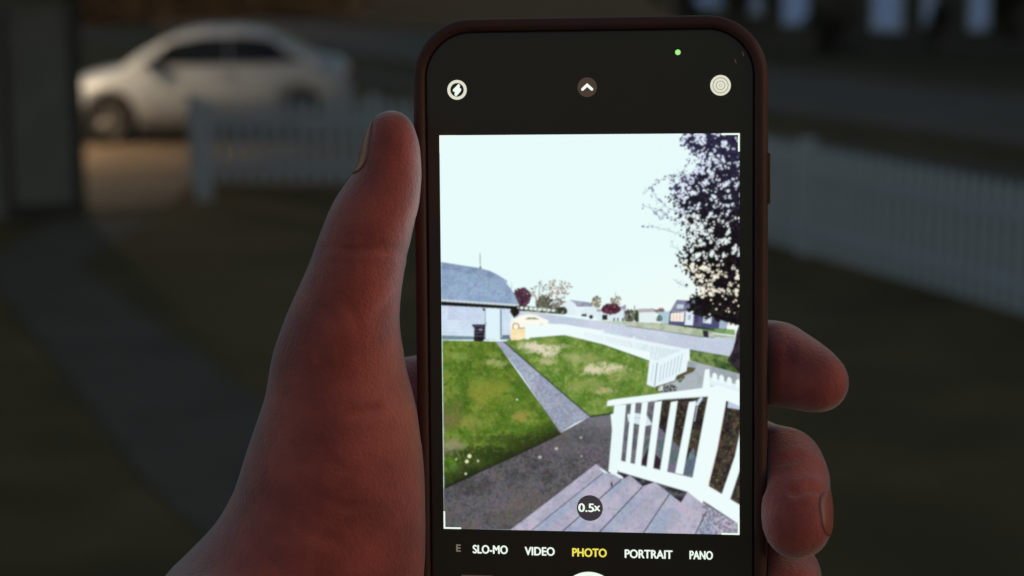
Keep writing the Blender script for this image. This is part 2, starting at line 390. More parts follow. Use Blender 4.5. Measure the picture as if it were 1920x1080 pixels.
# ================================================================ PHONE
PM = Matrix(((0.98915787,-0.00824263,-0.14662455,0.016663),(-0.14529787,0.09012732,-0.98527438,0.43607939),(0.02133613,0.99589614,0.08795252,2.81457145),(0,0,0,1)))
PMi = PM.inverted()
mm = .001
def P(u, v, z=0.0):                              # photo pixel -> phone millimetres at height z over the screen
    d = Vector(((u-960)/F_PX, -(v-540)/F_PX, -1)); d.rotate(cam.rotation_euler)
    o = PMi @ cam.location; dl = PMi.to_3x3() @ d; t = (z*mm-o.z)/dl.z; q = o+dl*t
    return (q.x/mm, q.y/mm, z)
phone = bpy.data.objects.new('smartphone', None); COL.objects.link(phone); phone.matrix_world = PM; phone.empty_display_size = .02
tag(phone, 'dark smartphone in maroon case held upright, showing a yard in its camera app', 'phone')
X0, X1, Y0, Y1 = -38.15, 38.2, -86.0, 68.2
def rrect(inset, rad, n=14):
    pts = []; r = max(rad-inset, .5)
    for cx_, cy_, a0 in ((X1-inset-r, Y1-inset-r, 0), (X0+inset+r, Y1-inset-r, 90), (X0+inset+r, Y0+inset+r, 180), (X1-inset-r, Y0+inset+r, 270)):
        for i in range(n+1):
            a = R(a0+90*i/n); pts.append((cx_+r*math.cos(a), cy_+r*math.sin(a)))
    return pts
def sweep(prof, rad=12.8, cap0=False, cap1=False):
    V = []; Fc = []; n = None
    for ins, z in prof:
        pts = rrect(ins, rad); n = len(pts); V += [(x*mm, y*mm, z*mm) for x, y in pts]
    for k in range(len(prof)-1):
        for i in range(n): j = (i+1) % n; Fc.append((k*n+i, k*n+j, (k+1)*n+j, (k+1)*n+i))
    if cap0: Fc.append(tuple(range(n))[::-1])
    if cap1: Fc.append(tuple(range((len(prof)-1)*n, len(prof)*n)))
    return MB().add(V, Fc)
M_case = mat('maroon_silicone', (.115,.033,.024), .55, (.085,.026,.021), scale=60, bump=.15, bscale=900, bdist=.0002, sheen=.15)
M_black = mat('black_glass', (.078,.062,.048), .3, (.07,.056,.044), scale=20, spec=.5, coat=.0)
M_frame = mat('phone_frame', (.06,.05,.045), .4, metal=.3)
case = sweep([(2.7,-.6),(2.6,.35),(2.2,.75),(1.5,.9),(.8,.75),(.25,.3),(0,-.5),(0,-8.2),(.3,-9.4),(1.1,-10.3),(2.4,-10.8)], cap1=True).build('case', M_case, phone, smooth=True)
bt = MB(); bt.box(((X1+.02)*mm, 33.5*mm, -4.5*mm), (.0011, .011, .0026)); bt.build('side_button', M_case, phone, bevel=.0004)
sweep([(2.75,-1.2),(2.75,-.35),(3.1,-.12)], cap1=False).build('frame', M_frame, phone, smooth=True)
glass = sweep([(3.1,-.9),(3.1,-.12),(3.4,-.06)], cap1=True).build('display', M_black, phone)
camb = MB(); camb.box((20*mm, 50*mm, -11.5*mm), (.028, .028, .0018)); cb = camb.build('camera_bump', M_frame, phone, bevel=.0007)
for dx, dy in ((-6, 6), (-6, -6)):
    l_ = MB(); l_.lathe([(0,-.0008),(.0052,-.0008),(.0056,.0006),(.0056,.001)], axis='z', n=28); lo_ = l_.build('camera_lens', M_black, cb, smooth=True); lo_.location = ((20+dx)*mm, (50+dy)*mm, -12.9*mm)

# ---- the picture on the screen, painted here pixel by pixel and shown as glowing mesh colours
U0, V0, SS = 818, 243, 2
CW, CH = (1394-U0)*SS, (1010-V0)*SS
CV = np.zeros((CH, CW, 3)); CV[:] = (231, 252, 251)
YY, XX = np.mgrid[0:CH, 0:CW]; GX = XX/SS+U0; GY = YY/SS+V0
def noise(scale, seed, octv=4):
    rg = np.random.default_rng(seed); out = np.zeros((CH, CW)); amp = 1; tot = 0
    for o in range(octv):
        s_ = scale*SS/2**o
        if s_ < 1.2: break
        gh, gw = int(CH/s_)+3, int(CW/s_)+3; gr = rg.random((gh, gw))
        fy = YY[:, :1]/s_; fx = XX[:1, :]/s_; iy = fy.astype(int); ix = fx.astype(int); ty = fy-iy; tx = fx-ix
        ty = ty*ty*(3-2*ty); tx = tx*tx*(3-2*tx)
        a = gr[iy, ix]*(1-tx)+gr[iy, ix+1]*tx; b = gr[iy+1, ix]*(1-tx)+gr[iy+1, ix+1]*tx
        out += amp*(a*(1-ty)+b*ty); tot += amp; amp *= .55
    return out/tot
N1, N2, N3, N4 = noise(26, 1), noise(9, 2), noise(3, 3, 2), noise(60, 4, 3)
def pmask(poly):
    P_ = [((x-U0)*SS, (y-V0)*SS) for x, y in poly]; xs_ = [p[0] for p in P_]; ys_ = [p[1] for p in P_]
    x0, x1 = max(0, int(min(xs_))), min(CW, int(max(xs_))+2); y0, y1 = max(0, int(min(ys_))), min(CH, int(max(ys_))+2)
    if x1 <= x0 or y1 <= y0: return None
    m = np.zeros((y1-y0, x1-x0), bool); yy = YY[y0:y1, x0:x1]+.5; xx = XX[y0:y1, x0:x1]+.5
    for i in range(len(P_)):
        (ax, ay), (bx, by) = P_[i-1], P_[i]
        if ay == by: continue
        c = ((yy >= min(ay, by)) & (yy < max(ay, by))); m ^= c & (xx < ax+(yy-ay)*(bx-ax)/(by-ay))
    return m, slice(y0, y1), slice(x0, x1)
def fill(poly, col, col2=None, field=None, lo=.4, hi=.6, alpha=1.0):
    r_ = pmask(poly)
    if r_ is None: return
    m, sy, sx = r_; c = np.array(col, float)[None, None]*np.ones((*m.shape, 1))
    if col2 is not None:
        t = np.clip(((field if field is not None else N1)[sy, sx]-lo)/(hi-lo), 0, 1)[..., None]; c = c*(1-t)+np.array(col2, float)*t
    CV[sy, sx][m] = (CV[sy, sx]*(1-alpha)+c*alpha)[m]
def tint(poly, col, field, lo, hi, amt=1.0):
    r_ = pmask(poly)
    if r_ is None: return
    m, sy, sx = r_; t = (np.clip((field[sy, sx]-lo)/(hi-lo), 0, 1)*amt)[..., None]
    CV[sy, sx][m] = (CV[sy, sx]*(1-t)+np.array(col, float)*t)[m]
def disc(x, y, r, col, ry=None, a=1.0):
    ry = ry or r; x0, x1 = max(0, int((x-r-U0)*SS)), min(CW, int((x+r-U0)*SS)+2); y0, y1 = max(0, int((y-ry-V0)*SS)), min(CH, int((y+ry-V0)*SS)+2)
    if x1 <= x0 or y1 <= y0: return
    m = ((GX[y0:y1, x0:x1]-x)/r)**2+((GY[y0:y1, x0:x1]-y)/ry)**2 < 1
    s_ = CV[y0:y1, x0:x1]; s_[m] = s_[m]*(1-a)+np.array(col, float)*a
def line(pts, wd, col, a=1.0):
    for (x0, y0), (x1, y1) in zip(pts, pts[1:]):
        L = math.hypot(x1-x0, y1-y0) or 1; nx, ny = -(y1-y0)/L*wd/2, (x1-x0)/L*wd/2
        fill([(x0+nx, y0+ny), (x1+nx, y1+ny), (x1-nx, y1-ny), (x0-nx, y0-ny)], col, alpha=a)
rp = random.Random(3)
# sky glow near the horizon
t = np.clip((GY-470)/110, 0, 1)*np.clip((GX-1080)/250, 0, 1); CV += (np.array((249, 252, 243))-CV)*(t*.75)[..., None]
# --- far trees and houses
def fluff(cx, cy, rx, ry, n, cols, r0=1, r1=3, edge=1.0):
    for _ in range(n):
        a = rp.random()*6.283; q = rp.random()**.55*edge
        disc(cx+math.cos(a)*q*rx, cy+math.sin(a)*q*ry, rp.uniform(r0, r1), rp.choice(cols), a=.8)
fluff(1030, 545, 38, 22, 170, [(165,160,150),(140,130,120),(185,175,160),(120,115,110),(205,205,200)], .8, 2.2)
fluff(1050, 540, 22, 14, 70, [(190,165,140),(150,130,120)], .8, 2)
line([(1012,528),(1010,560),(1006,582)], 1.6, (150,160,160)); line([(1012,528),(1016,536),(1025,545)], 1, (130,130,130))
fluff(1021, 568, 15, 14, 130, [(90,92,80),(70,72,62),(120,118,100)], 1.5, 3.5)
fluff(1048, 570, 14, 10, 60, [(140,130,120),(110,108,98)], 1, 3)
fluff(979, 557, 15, 17, 190, [(75,45,62),(58,36,50),(105,70,85)], 1.5, 3.5); fluff(971, 545, 6, 6, 20, [(90,55,70)], 1, 2)
fill([(972,573),(1056,578),(1056,590),(972,583)], (150,160,140), (70,80,60), N2, .4, .6)
for k in range(9): disc(978+k*8.5, 577+k*.7, 3.2, rp.choice([(235,245,245),(225,235,230),(200,190,170)]), 2.4)
fill([(1050,578),(1057,569),(1068,562),(1078,570),(1080,592),(1050,588)], (226,240,246)); fill([(1068,562),(1106,567),(1113,575),(1082,575),(1076,567)], (135,138,160), (165,165,185), N2)
fill([(1080,575),(1116,576),(1116,594),(1080,592)], (232,244,248)); fluff(1054, 582, 9, 7, 50, [(45,55,45),(70,75,60)], 1, 3)
fill([(1090,583),(1098,577),(1114,574),(1119,582),(1119,595),(1090,593)], (222,238,243)); disc(1108, 594, 4, (40,42,50)); fill([(1090,589),(1100,588),(1100,594),(1090,593)], (70,75,85))
fluff(1118, 566, 9, 10, 70, [(130,130,110),(100,100,85),(160,150,120)], 1, 2.5)
fill([(1120,583),(1172,578),(1176,604),(1120,600)], (218,236,243)); fill([(1118,579),(1140,580),(1174,572),(1174,580),(1120,585)], (165,165,180))
fluff(1155, 563, 10, 9, 60, [(150,140,120),(125,115,100)], .8, 2); line([(1154,548),(1155,575)], 1, (140,130,120))
fluff(1145.5, 579, 17, 9, 190, [(82,40,56),(60,28,42),(110,60,75)], 1.5, 3.2); fill([(1129,590),(1139,590),(1139,600),(1129,600)], (45,42,40))
for x in (1150, 1157, 1166): fill([(x,596),(x+3,596),(x+3,602),(x,602)], (90,90,95))
fluff(1180, 592, 9, 12, 110, [(60,66,62),(90,95,80),(120,120,100)], 1, 3); fluff(1194, 592, 5, 11, 80, [(50,80,52),(40,62,40)], 1, 2.4)
fill([(1198,584),(1229,583),(1231,604),(1198,603)], (228,241,243)); fill([(1196,579),(1226,578),(1231,585),(1197,586)], (180,178,180))
fluff(1237, 582, 9, 5, 40, [(130,105,110),(110,90,95)], 1, 2.4); fill([(1233,586),(1256,583),(1256,607),(1233,603)], (175,205,215)); fluff(1236, 597, 5, 6, 30, [(90,110,110)], 1, 2.2)
line([(1171,571),(1170,604)], 1.8, (160,150,150)); line([(1190,573),(1187,609)], 2.0, (140,125,115)); line([(1229,595),(1232,612)], 1, (225,225,215))
# far lawns and road
fill([(1110,601),(1175,603),(1255,606),(1290,612),(1378,618),(1378,634),(1313,631),(1233,618),(1173,611),(1130,604)], (162,178,150), (190,200,180), N2)
fill([(1285,612),(1378,618),(1378,628),(1330,622)], (105,150,85), (140,170,110), N2)
ROAD = [(968,583),(1013,587),(1055,593),(1120,602),(1173,611),(1233,619),(1313,631.5),(1378,634),(1376,653),(1369,668),(1295,656),(1189,634),(1100,618),(1058,608),(968,604)]
fill(ROAD, (194,204,222), (206,214,230), N4); line([(1173,611),(1233,619),(1313,631.5),(1340,633)], 1.4, (110,115,120)); line([(1336,625),(1378,630)], 2, (226,238,240)); line([(1130,602),(1178,610)], 1.3, (205,220,215))
# blue house
fill([(1269,562),(1345,566),(1368,586),(1256,584)], (135,140,165), (115,118,145), N2)
fill([(1256,584),(1366,590),(1362,618),(1253,609)], (72,76,112), (88,92,128), N2)
fill([(1258,587),(1283,586),(1282,603),(1257,602)], (246,240,232))
for x in (1263, 1269, 1275): line([(x,589),(x-.3,600)], 2.2, (235,200,175))
fill([(1286,584),(1301,583),(1299,610),(1284,609)], (226,240,248)); fill([(1290,590),(1296,590),(1295,600),(1289,600)], (170,190,205))
fill([(1320,589),(1335,591),(1333,607),(1318,605)], (214,232,243)); line([(1320,603),(1333,593)], 1.5, (70,75,90)); fill([(1270,571),(1282,571),(1281,579),(1269,578)], (200,215,228))
fill([(1350,597),(1367,594),(1366,606),(1360,617),(1348,616)], (165,180,200)); fluff(1306, 598, 4, 9, 40, [(60,50,85),(90,70,110)], 1, 2)
fill([(1257,609),(1300,611),(1340,617),(1340,620),(1290,614)], (50,60,60))
fill([(1317,620),(1328,620),(1329,633),(1319,632)], (48,40,56))
# grass strip and pavement by the tree
fill([(1293,655),(1369,668),(1389,690),(1389,702),(1293,676)], (78,108,58), (120,140,80), N2); fill([(1340,672),(1389,690),(1389,700),(1340,688)], (50,70,40), (80,105,55), N2)
fill([(1290,676),(1340,688),(1389,702),(1389,790),(1200,770),(1236,735),(1262,712),(1285,700)], (150,160,168), (172,180,186), N1)
fill([(1262,712),(1300,697),(1305,690),(1292,688),(1280,690)], (80,90,50), (110,60,45), N2)
# lawns
A_ = [(957,636),(1058,628),(1130,644),(1218,675),(1213,718),(1242,735),(1143,777),(1108,781),(945,641)]
fill(A_, (88,126,42), (118,146,64), N1, .35, .65); tint(A_, (70,104,34), N2, .52, .8, .55); tint(A_, (160,170,100), N2, .42, .25, .6); tint(A_, (76,106,40), N3, .55, .85, .45); tint(A_, (168,178,120), N3, .42, .2, .4)
def blotch(x, y, rx, ry, col, amt, sd=1.0):
    t = np.clip(1.25-((GX-x+(N1-.5)*1.6*rx+(N2-.5)*1.2*rx)/rx)**2-((GY-y+(N4-.5)*2*ry+(N3-.5)*ry)/ry)**2, 0, 1)*np.clip((.45*N2+.3*N3+.25*N1-.28)/.2, 0, 1)*amt
    CV[:] += (np.array(col, float)-CV)*t[..., None]
keep = CV.copy()
for b in ((1013,654,44,13,(222,214,188),1),(1028,676,18,7,(196,188,145),.8),(1072,668,22,8,(180,180,130),.6),(1105,668,30,9,(170,175,120),.5),(1135,688,42,12,(212,206,172),1),(1100,720,34,14,(165,168,105),.6),(1160,700,34,14,(160,165,105),.5),(1125,732,30,7,(190,180,130),.8),(1185,676,22,6,(120,150,75),.4)): blotch(*b)
r_ = pmask(A_); mk = np.zeros((CH, CW), bool); mk[r_[1], r_[2]] = r_[0]; CV[~mk] = keep[~mk]
B_ = [(829,638),(930,640),(1052,812),(1000,838),(900,884),(832,917)]
fill(B_, (80,114,32), (112,136,50), N1, .35, .65); tint(B_, (62,90,28), N2, .52, .78, .6); tint(B_, (70,96,34), N3, .55, .85, .5); tint(B_, (158,162,88), N3, .42, .2, .4)
keep = CV.copy()
for b in ((865,668,20,8,(150,170,90),.5),(925,682,26,9,(185,185,130),.7),(925,665,14,6,(150,165,90),.5),(915,745,40,26,(150,150,60),.6),(975,780,24,12,(165,150,80),.7),(880,790,30,14,(150,145,75),.6),(840,770,26,34,(120,105,70),.7),(850,840,28,20,(150,140,115),.8),(975,730,20,16,(70,100,35),.6),(950,825,60,14,(58,72,28),.7),(900,855,80,16,(45,58,24),.8),(860,885,50,26,(48,62,26),.75),(848,880,12,12,(100,150,70),.6)): blotch(*b)
sh = np.clip((GY-(917-(GX-832)*.49)+38)/34, 0, 1); CV += (np.array((34,40,20))-CV)*(sh*.78)[..., None]
r_ = pmask(B_); mk = np.zeros((CH, CW), bool); mk[r_[1], r_[2]] = r_[0]; CV[~mk] = keep[~mk]
for x, y, r in ((880,855,3.6),(875,865,3.2),(896,864,1.8),(873,888,2),(969,749,1.6),(855,861,1.4)): disc(x, y, r, (228,236,190))
# patio, path
D_ = [(1050,812),(1107,781),(1145,776),(1150,830),(1145,890),(1118,872),(957,994),(831,994),(831,917),(900,884),(1000,838)]
fill(D_, (74,72,74), (96,94,98), N1); tint(D_, (104,104,112), N4, .45, .7, .5); tint(D_, (104,84,112), N1, .58, .85, .5); tint(D_, (48,46,48), N3, .52, .8, .5); tint(D_, (112,108,108), N3, .42, .2, .5); tint(D_, (106,94,84), N4, .62, .8, .5)
t = np.clip((GX-1030)/90, 0, 1)*np.clip((860-GY)/80, 0, 1)
r_ = pmask(D_); mk = np.zeros((CH, CW), bool); mk[r_[1], r_[2]] = r_[0]; q = (CV+(np.array((122,124,134))-CV)*(t*.7)[..., None]); CV[mk] = q[mk]
for x, y, r in ((1043,841,3.4),(1012,857,3.4),(1089,820,2.4),(1090,855,1.8),(905,1000,2)): disc(x, y, r, (186,180,176), r*.75)
PTH = [(929,640),(947,640),(976,667),(1008,695),(1060,740),(1109,781),(1078,794),(1050,812),(1010,752),(975,700)]
fill(PTH, (158,166,188), (176,184,204), N1); tint(PTH, (130,138,152), -GY/1000, -.80, -.70, .0); tint(PTH, (138,144,158), GY/1000, .68, .84, .75); tint(PTH, (124,130,148), N3, .52, .8, .5); tint(PTH, (186,194,214), N3, .45, .25, .4); line([(1040,742),(1058,734)], 1.2, (110,115,130)); line([(993,716),(1015,702)], 1, (125,130,146))
line([(944,640),(976,668),(1008,696),(1060,741),(1108,782)], 3.0, (38,50,24), .75); line([(934,652),(975,706),(1012,757),(1052,813)], 2, (70,80,40), .5)
line([(832,916),(900,884),(1000,838),(1052,812)], 4, (30,34,20), .7); line([(1108,781),(1143,776),(1200,755)], 4, (40,54,26), .7)
# garage
fill([(826,491),(896,502),(918,507.5),(935,516),(952,527),(949,531),(957,540),(965,553),(973,572),(826,563)], (142,166,196), (156,178,206), N2)
fill([(826,491),(896,502),(918,507.5),(952,527),(930,523),(900,517),(826,503)], (122,140,170), (140,158,184), N2, alpha=.8)
tint([(826,500),(960,530),(973,572),(826,563)], (120,142,170), N3, .55, .8, .5)
line([(826,562.5),(973,572)], 2.6, (205,216,222)); fill([(826,564.5),(973,574),(966,580),(826,573)], (26,22,22))
fill([(826,573),(959,580),(959,637),(828,633)], (204,220,240), (214,230,246), N1); fill([(828,629),(959,633),(959,637),(828,637)], (112,138,150)); tint([(840,573),(905,576),(905,600),(840,600)], (186,194,220), N1, .3, .5, .5)
fill([(911,578),(937,579),(938,637),(911,636)], (222,243,249)); line([(909.5,578),(910,636)], 1.6, (130,150,178)); line([(939,579),(939.5,635)], 2.4, (92,112,136)); disc(907, 580, 2.6, (70,72,84)); disc(911.5, 606, 1.1, (70,80,90))
fill([(942,628),(956,628),(956,633),(942,633)], (90,108,128)); line([(957.5,580),(957,634)], 1.4, (225,235,245))
fill([(885,608),(911,608),(910,614),(908,638),(903,641),(888,639),(889,615),(885,611)], (28,22,32), (44,34,46), N2); line([(886,609.5),(911,609)], 2, (62,50,62)); disc(901, 618, 3.6, (138,112,150), 2.6)
fluff(965, 584, 7, 9, 80, [(28,24,20),(40,36,26)], 1.5, 3)
line([(900,474),(900.6,503)], 1.3, (96,122,120)); fill([(897.5,503),(903.5,504),(901,497)], (110,130,140))
# car in the picture
fill([(957,616),(957,602),(966,598),(974,592),(990,589),(1005,590.5),(1018,597),(1028,600),(1028,616)], (252,251,238)); fill([(984,599),(990,595),(1003,595),(1012,599)], (150,150,122)); line([(997,595),(997,599)], 1, (225,225,210))
disc(967, 612, 7, (176,128,62)); disc(967, 612, 5, (252,248,226)); line([(974,615.5),(985,615)], 2, (176,130,50)); line([(1012,608),(1018,608)], 1.2, (190,170,110)); line([(958,604),(966,603)], 1, (230,205,120))
fill([(957,617),(988,617),(992,632),(975,637),(958,638)], (251,236,192), (253,222,168), N2)
# picket fence in the picture
WHT = (238,252,252)
fill([(984,608),(1060,609),(1062,628),(994,631),(992,636),(985,636)], WHT)
fill([(1058,608),(1130,620),(1190,633),(1240,643),(1292,653),(1287,690),(1218,676),(1130,645),(1060,628)], WHT)
for i in range(64):
    t = i/63; s_ = t**.8; x = 1085+(1288-1085)*s_; yt = 613+(653-613)*s_; yb = 634+(678-634)*s_ if x < 1220 else 690
    if x > 1095: line([(x, yt+5), (x-.3, min(yb-3, yt+40))], 1.2, (176,196,214), .35+.6*s_)
    if x > 1130:
        fill([(x-1.4, yt-1.5), (x+1.4, yt-1.2), (x, yt+4)], (186,196,214))
line([(1075,617),(1190,640),(1262,655)], 1.6, (246,255,255), .8)
for x, y in ((1130,618),(1189,631)): fill([(x-2,y),(x+2,y+.5),(x+2,y+24),(x-2,y+24)], (228,246,250))
line([(1128,646),(1218,677)], 1.2, (70,90,50), .6)
fill([(1218,673),(1233,676),(1264,662),(1292,652),(1287,696),(1269,705),(1266,714),(1227,726),(1213,721)], (232,247,251))
line([(1232.5,680),(1227,724)], 1.5, (92,112,132)); line([(1225.5,682),(1220.5,716)], 1.0, (172,190,208))
for k in range(7): line([(1240+k*6.6,684-k*3.4),(1236+k*6.2,716-k*3)], 1.3, (160,182,200))
line([(1228,726),(1266,714),(1269,705),(1287,697)], 2, (100,88,78)); fluff(1250, 728, 20, 7, 40, [(60,70,40),(45,42,38),(85,80,70)], 1, 2.4); fluff(1276, 708, 8, 7, 30, [(90,70,48),(70,90,45)], 1, 2.4)
line([(1243,722),(1247,736)], 1.5, (40,36,32)); line([(1256,720),(1259,732)], 1.5, (40,36,32))
# big tree on the right
def cdark(y): k = min(max((y-270)/200, 0), 1); return (58*(1-k)+24*k, 52*(1-k)+20*k, 96*(1-k)+24*k)
fill([(1380,625),(1389,600),(1389,702),(1364,676),(1374,655),(1378,640)], (52,44,50), (34,28,34), N2)
bd = [(247,1284),(262,1276),(275,1284),(288,1304),(306,1312),(318,1300),(335,1274),(352,1262),(370,1256),(388,1268),(405,1276),(420,1284),(440,1288),(460,1288),(478,1276),(495,1274),(512,1290),(530,1302),(548,1312),(560,1292),(575,1296),(590,1316),(600,1340),(612,1382)]
fill([(1392,246)]+[(x+9, y) for y, x in bd]+[(1392,612)], (36,30,50))
r_ = pmask([(1392,246)]+[(x+9, y) for y, x in bd]+[(1392,612)]); m, sy, sx = r_
kk = np.clip((GY[sy, sx]-280)/190, 0, 1)[..., None]; cc = np.array((56,51,86.))*(1-kk)+np.array((26,21,24.))*kk
cc = cc*(0.45+.6*N2[sy, sx][..., None]); CV[sy, sx][m] = cc[m]
bys = [b[0] for b in bd]; bxs = [b[1] for b in bd]
for _ in range(620):
    y = rp.uniform(247, 608); xb = np.interp(y, bys, bxs); x = xb+9-abs(rp.gauss(0, 9))+rp.uniform(0, 6); disc(x, y, rp.uniform(.9, 2.8), cdark(y), a=.85)
def skyc(y): return (228,240,255) if y < 400 else ((238,250,248) if y < 490 else (252,246,226))
for _ in range(1150):
    y = rp.uniform(249, 556); xb = np.interp(y, bys, bxs); t = rp.random()**1.15; x = xb+4+t*(1392-xb)
    if N2[min(CH-1, int((y-V0)*SS)), min(CW-1, int((x-U0)*SS))]+rp.gauss(0, .03) < .515-.13*(x < xb+36)-.05*(y < 380): continue
    if 262 < y < 300 and rp.random() < .35: continue
    r = rp.choice([.9, 1.2, 1.5, 1.9, 2.4, 3.0])*(1.15 if x < xb+50 else .9)
    for _q in range(3): disc(x+rp.gauss(0, r*.6), y+rp.gauss(0, r*.6), r*rp.uniform(.4, .85), skyc(y), a=.9)
for x, y, rx, ry in ((1322,342,8,5),(1300,298,16,7),(1312,318,12,8),(1363,344,10,7),(1300,362,7,6),(1305,404,10,7),(1377,470,5,10),(1320,500,9,8),(1343,520,9,7),(1345,545,12,5),(1318,540,8,6),(1360,452,8,5),(1297,425,8,6),(1335,475,6,5),(1308,478,6,4),(1357,270,7,5),(1318,268,6,4),(1382,515,3,9),(1380,548,3,6),(1338,368,7,4),(1326,438,7,4)):
    for _ in range(9): disc(x+rp.gauss(0, rx*.45), y+rp.gauss(0, ry*.45), rp.uniform(1.4, 3.4), skyc(y), a=.92)
for _ in range(520):
    y = rp.uniform(249, 556); xb = np.interp(y, bys, bxs); x = xb+2+rp.random()*(1392-xb); cd = cdark(y); disc(x, y, rp.uniform(.5, 1.5), rp.choice([cd, cd, (cd[0]+34, cd[1]+40, cd[2]+10), (cd[0]+50, cd[1]+44, cd[2]+60)]), a=.75)
for pts in ([(1384,600),(1376,540),(1352,480),(1325,430),(1300,385)],[(1378,560),(1340,540),(1305,535)],[(1372,520),(1386,450),(1378,380),(1360,300),(1345,255)],[(1376,420),(1345,385),(1318,345),(1300,330)],[(1362,310),(1335,285),(1312,262)]):
    line(pts, 2.0, (34,28,38), .9)
for pts in ([(1300,345),(1270,330),(1250,330),(1228,345),(1208,362)],[(1285,400),(1255,392),(1232,372),(1218,350)],[(1290,425),(1262,412),(1240,395),(1206,386)],[(1280,370),(1262,352),(1258,330)],[(1278,440),(1252,432),(1225,425),(1203,426)],[(1276,470),(1262,462),(1258,450)],[(1290,540),(1272,530),(1262,523)],[(1295,300),(1280,322),(1262,330)],[(1255,395),(1240,410),(1222,392)],[(1270,345),(1290,330),(1310,335)]):
    line(pts, .8, (120,120,150), .8)
    for (x0, y0), (x1, y1) in zip(pts, pts[1:]):
        for _ in range(int(math.hypot(x1-x0, y1-y0)*.62)):
            t = rp.random(); q = 3.2; disc(x0+(x1-x0)*t+rp.gauss(0, q), y0+(y1-y0)*t+rp.gauss(0, q), rp.uniform(.5, 1.7 if y0 < 428 else 1.0), (92,84,128) if y0 < 428 else (140,150,165), a=.75)
fluff(1340, 580, 50, 13, 330, [(22,19,22),(34,30,34),(16,14,16)], 1.5, 4)
for _ in range(14): disc(rp.uniform(1330,1388), rp.uniform(560,590), rp.uniform(.8,2), (250,236,200))
# railing, bush and steps
C_ = [(1157,760),(1389,735),(1389,990),(1300,960),(1150,885)]
fill(C_, (112,112,122), (92,92,102), N2); fill([(1186,868),(1240,800),(1290,830),(1300,895)], (118,108,132), (90,110,108), N2)
Bu = [(1232,750),(1250,746),(1389,742),(1389,985),(1330,950),(1300,895),(1275,840),(1235,800)]
fill(Bu, (46,36,38), (70,62,52), N2); tint(Bu, (112,128,66), N3, .68, .8, .9); tint(Bu, (110,70,64), N2, .66, .8, .8); tint(Bu, (24,20,24), N1, .55, .75, .6)
fill([(1275,885),(1300,838),(1312,890),(1298,895)], (92,104,120), (110,130,130), N2); fill([(1200,870),(1215,840),(1240,862),(1236,880)], (52,34,42))
line([(1310,748),(1302,790)], 1.5, (190,205,220)); line([(1368,750),(1362,790)], 2, (60,60,70)); line([(1361,768),(1389,776)], 2, (30,28,32)); fill([(1366,752),(1389,757),(1389,768),(1364,764)], (190,205,225)); line([(1250,742),(1252,800)], 2, (60,48,40))
line([(1316,745),(1306,760)], 5, (205,222,240)); disc(1245, 787, 4, (34,26,28), 5)
# steps
fill([(1118,870),(1132,886),(1146,888),(1166,898),(1181,891),(1205,912),(1228,904),(1277,943),(1289,921),(1318,943),(1389,985),(1389,1005),(955,996)], (170,169,188), (184,183,202), N1)
stp = [(955,996),(996,995),(1054,997),(1123,999),(1205,1001),(1303,1003),(1389,1005)]; tops = [(1118,870),(1132,886),(1166,898),(1205,912),(1256,925),(1325,958),(1380,985)]
for k in range(1, 6):
    b0, b1 = stp[k], stp[k+1]; t0, t1 = tops[k], tops[k+1]
    fill([t0, b0, (b0[0]*.62+b1[0]*.38, b1[1]), (t0[0]*.7+t1[0]*.3, t0[1]*.7+t1[1]*.3)], (158,170,194), (170,180,200), N1, alpha=.85)
ST = [(1118,870),(1389,985),(1389,1005),(955,996)]
tint(ST, (140,134,160), N3, .55, .8, .5); tint(ST, (196,178,196), N1, .55, .7, .4); tint([(1318,940),(1389,985),(1389,1005),(1310,1003)], (120,114,132), N3, .4, .6, .8)
for k in range(1, 6): line([tops[k], stp[k]], 2.0 if k > 1 else 1.4, (44,46,66), .95)
fill([(1166,884),(1290,921),(1277,943),(1228,904),(1205,912),(1181,891),(1170,898),(1160,886)], (46,42,48), (84,88,94), N2)
disc(1146.5, 908, 1.8, (60,24,24), 5)
# near picket fence
fill([(1322,693),(1330,692),(1332,728),(1317,728)], WHT); fill([(1330,707),(1389,723),(1389,736),(1330,722)], (226,242,248))
for x, y in ((1340,700),(1353,704),(1367.5,708),(1384,712)): fill([(x-4.5,y+14),(x-4.5,y+3),(x-2,y-1),(x+1.5,y-1),(x+4.5,y+4),(x+4.5,y+16)], WHT)
# white railing
fill([(1176,777),(1190,774),(1212,778),(1223,796),(1210,799),(1190,794),(1178,790)], (216,232,238)); line([(1184,783),(1205,784)], 1.2, (160,180,190))
fill([(1152,757),(1174,759),(1164,868),(1155,892),(1141,884)], (234,250,250))
for a, b, c, d in ((1184,1192,1180,1171),(1204,1215,1200,1188.5),(1228,1241,1223,1211),(1258,1270.5,1250,1237),(1292,1305.5,1280.5,1266)):
    fill([(a,754),(b,752),(c,890),(d,887)], WHT)
fill([(1156,862),(1298.6,896),(1330,906),(1325,931),(1289.5,922),(1160,884)], WHT)
fill([(1326,910),(1389,948),(1389,985),(1316,937)], WHT); fill([(1390,800),(1390,872),(1368,939),(1353,928),(1378,856)], WHT)
fill([(1328,742),(1362,748),(1345,842),(1328,912),(1317,944),(1289.5,922),(1299,894)], WHT); line([(1361,756),(1345,842),(1328,910)], 1.4, (235,190,175), .6)
fill([(1138,762),(1139,752),(1150,749),(1314,728),(1348,723),(1389,736),(1389,762),(1361,751),(1327,743),(1250,748),(1141,761)], WHT)
line([(1146,761.5),(1250,749),(1326,743.5)], 1.2, (190,206,214), .7)
# sensor texture and softness
g_ = RNG.normal(0, 1, (CH//2, CW//2, 3)).repeat(2, 0).repeat(2, 1)[:CH, :CW]
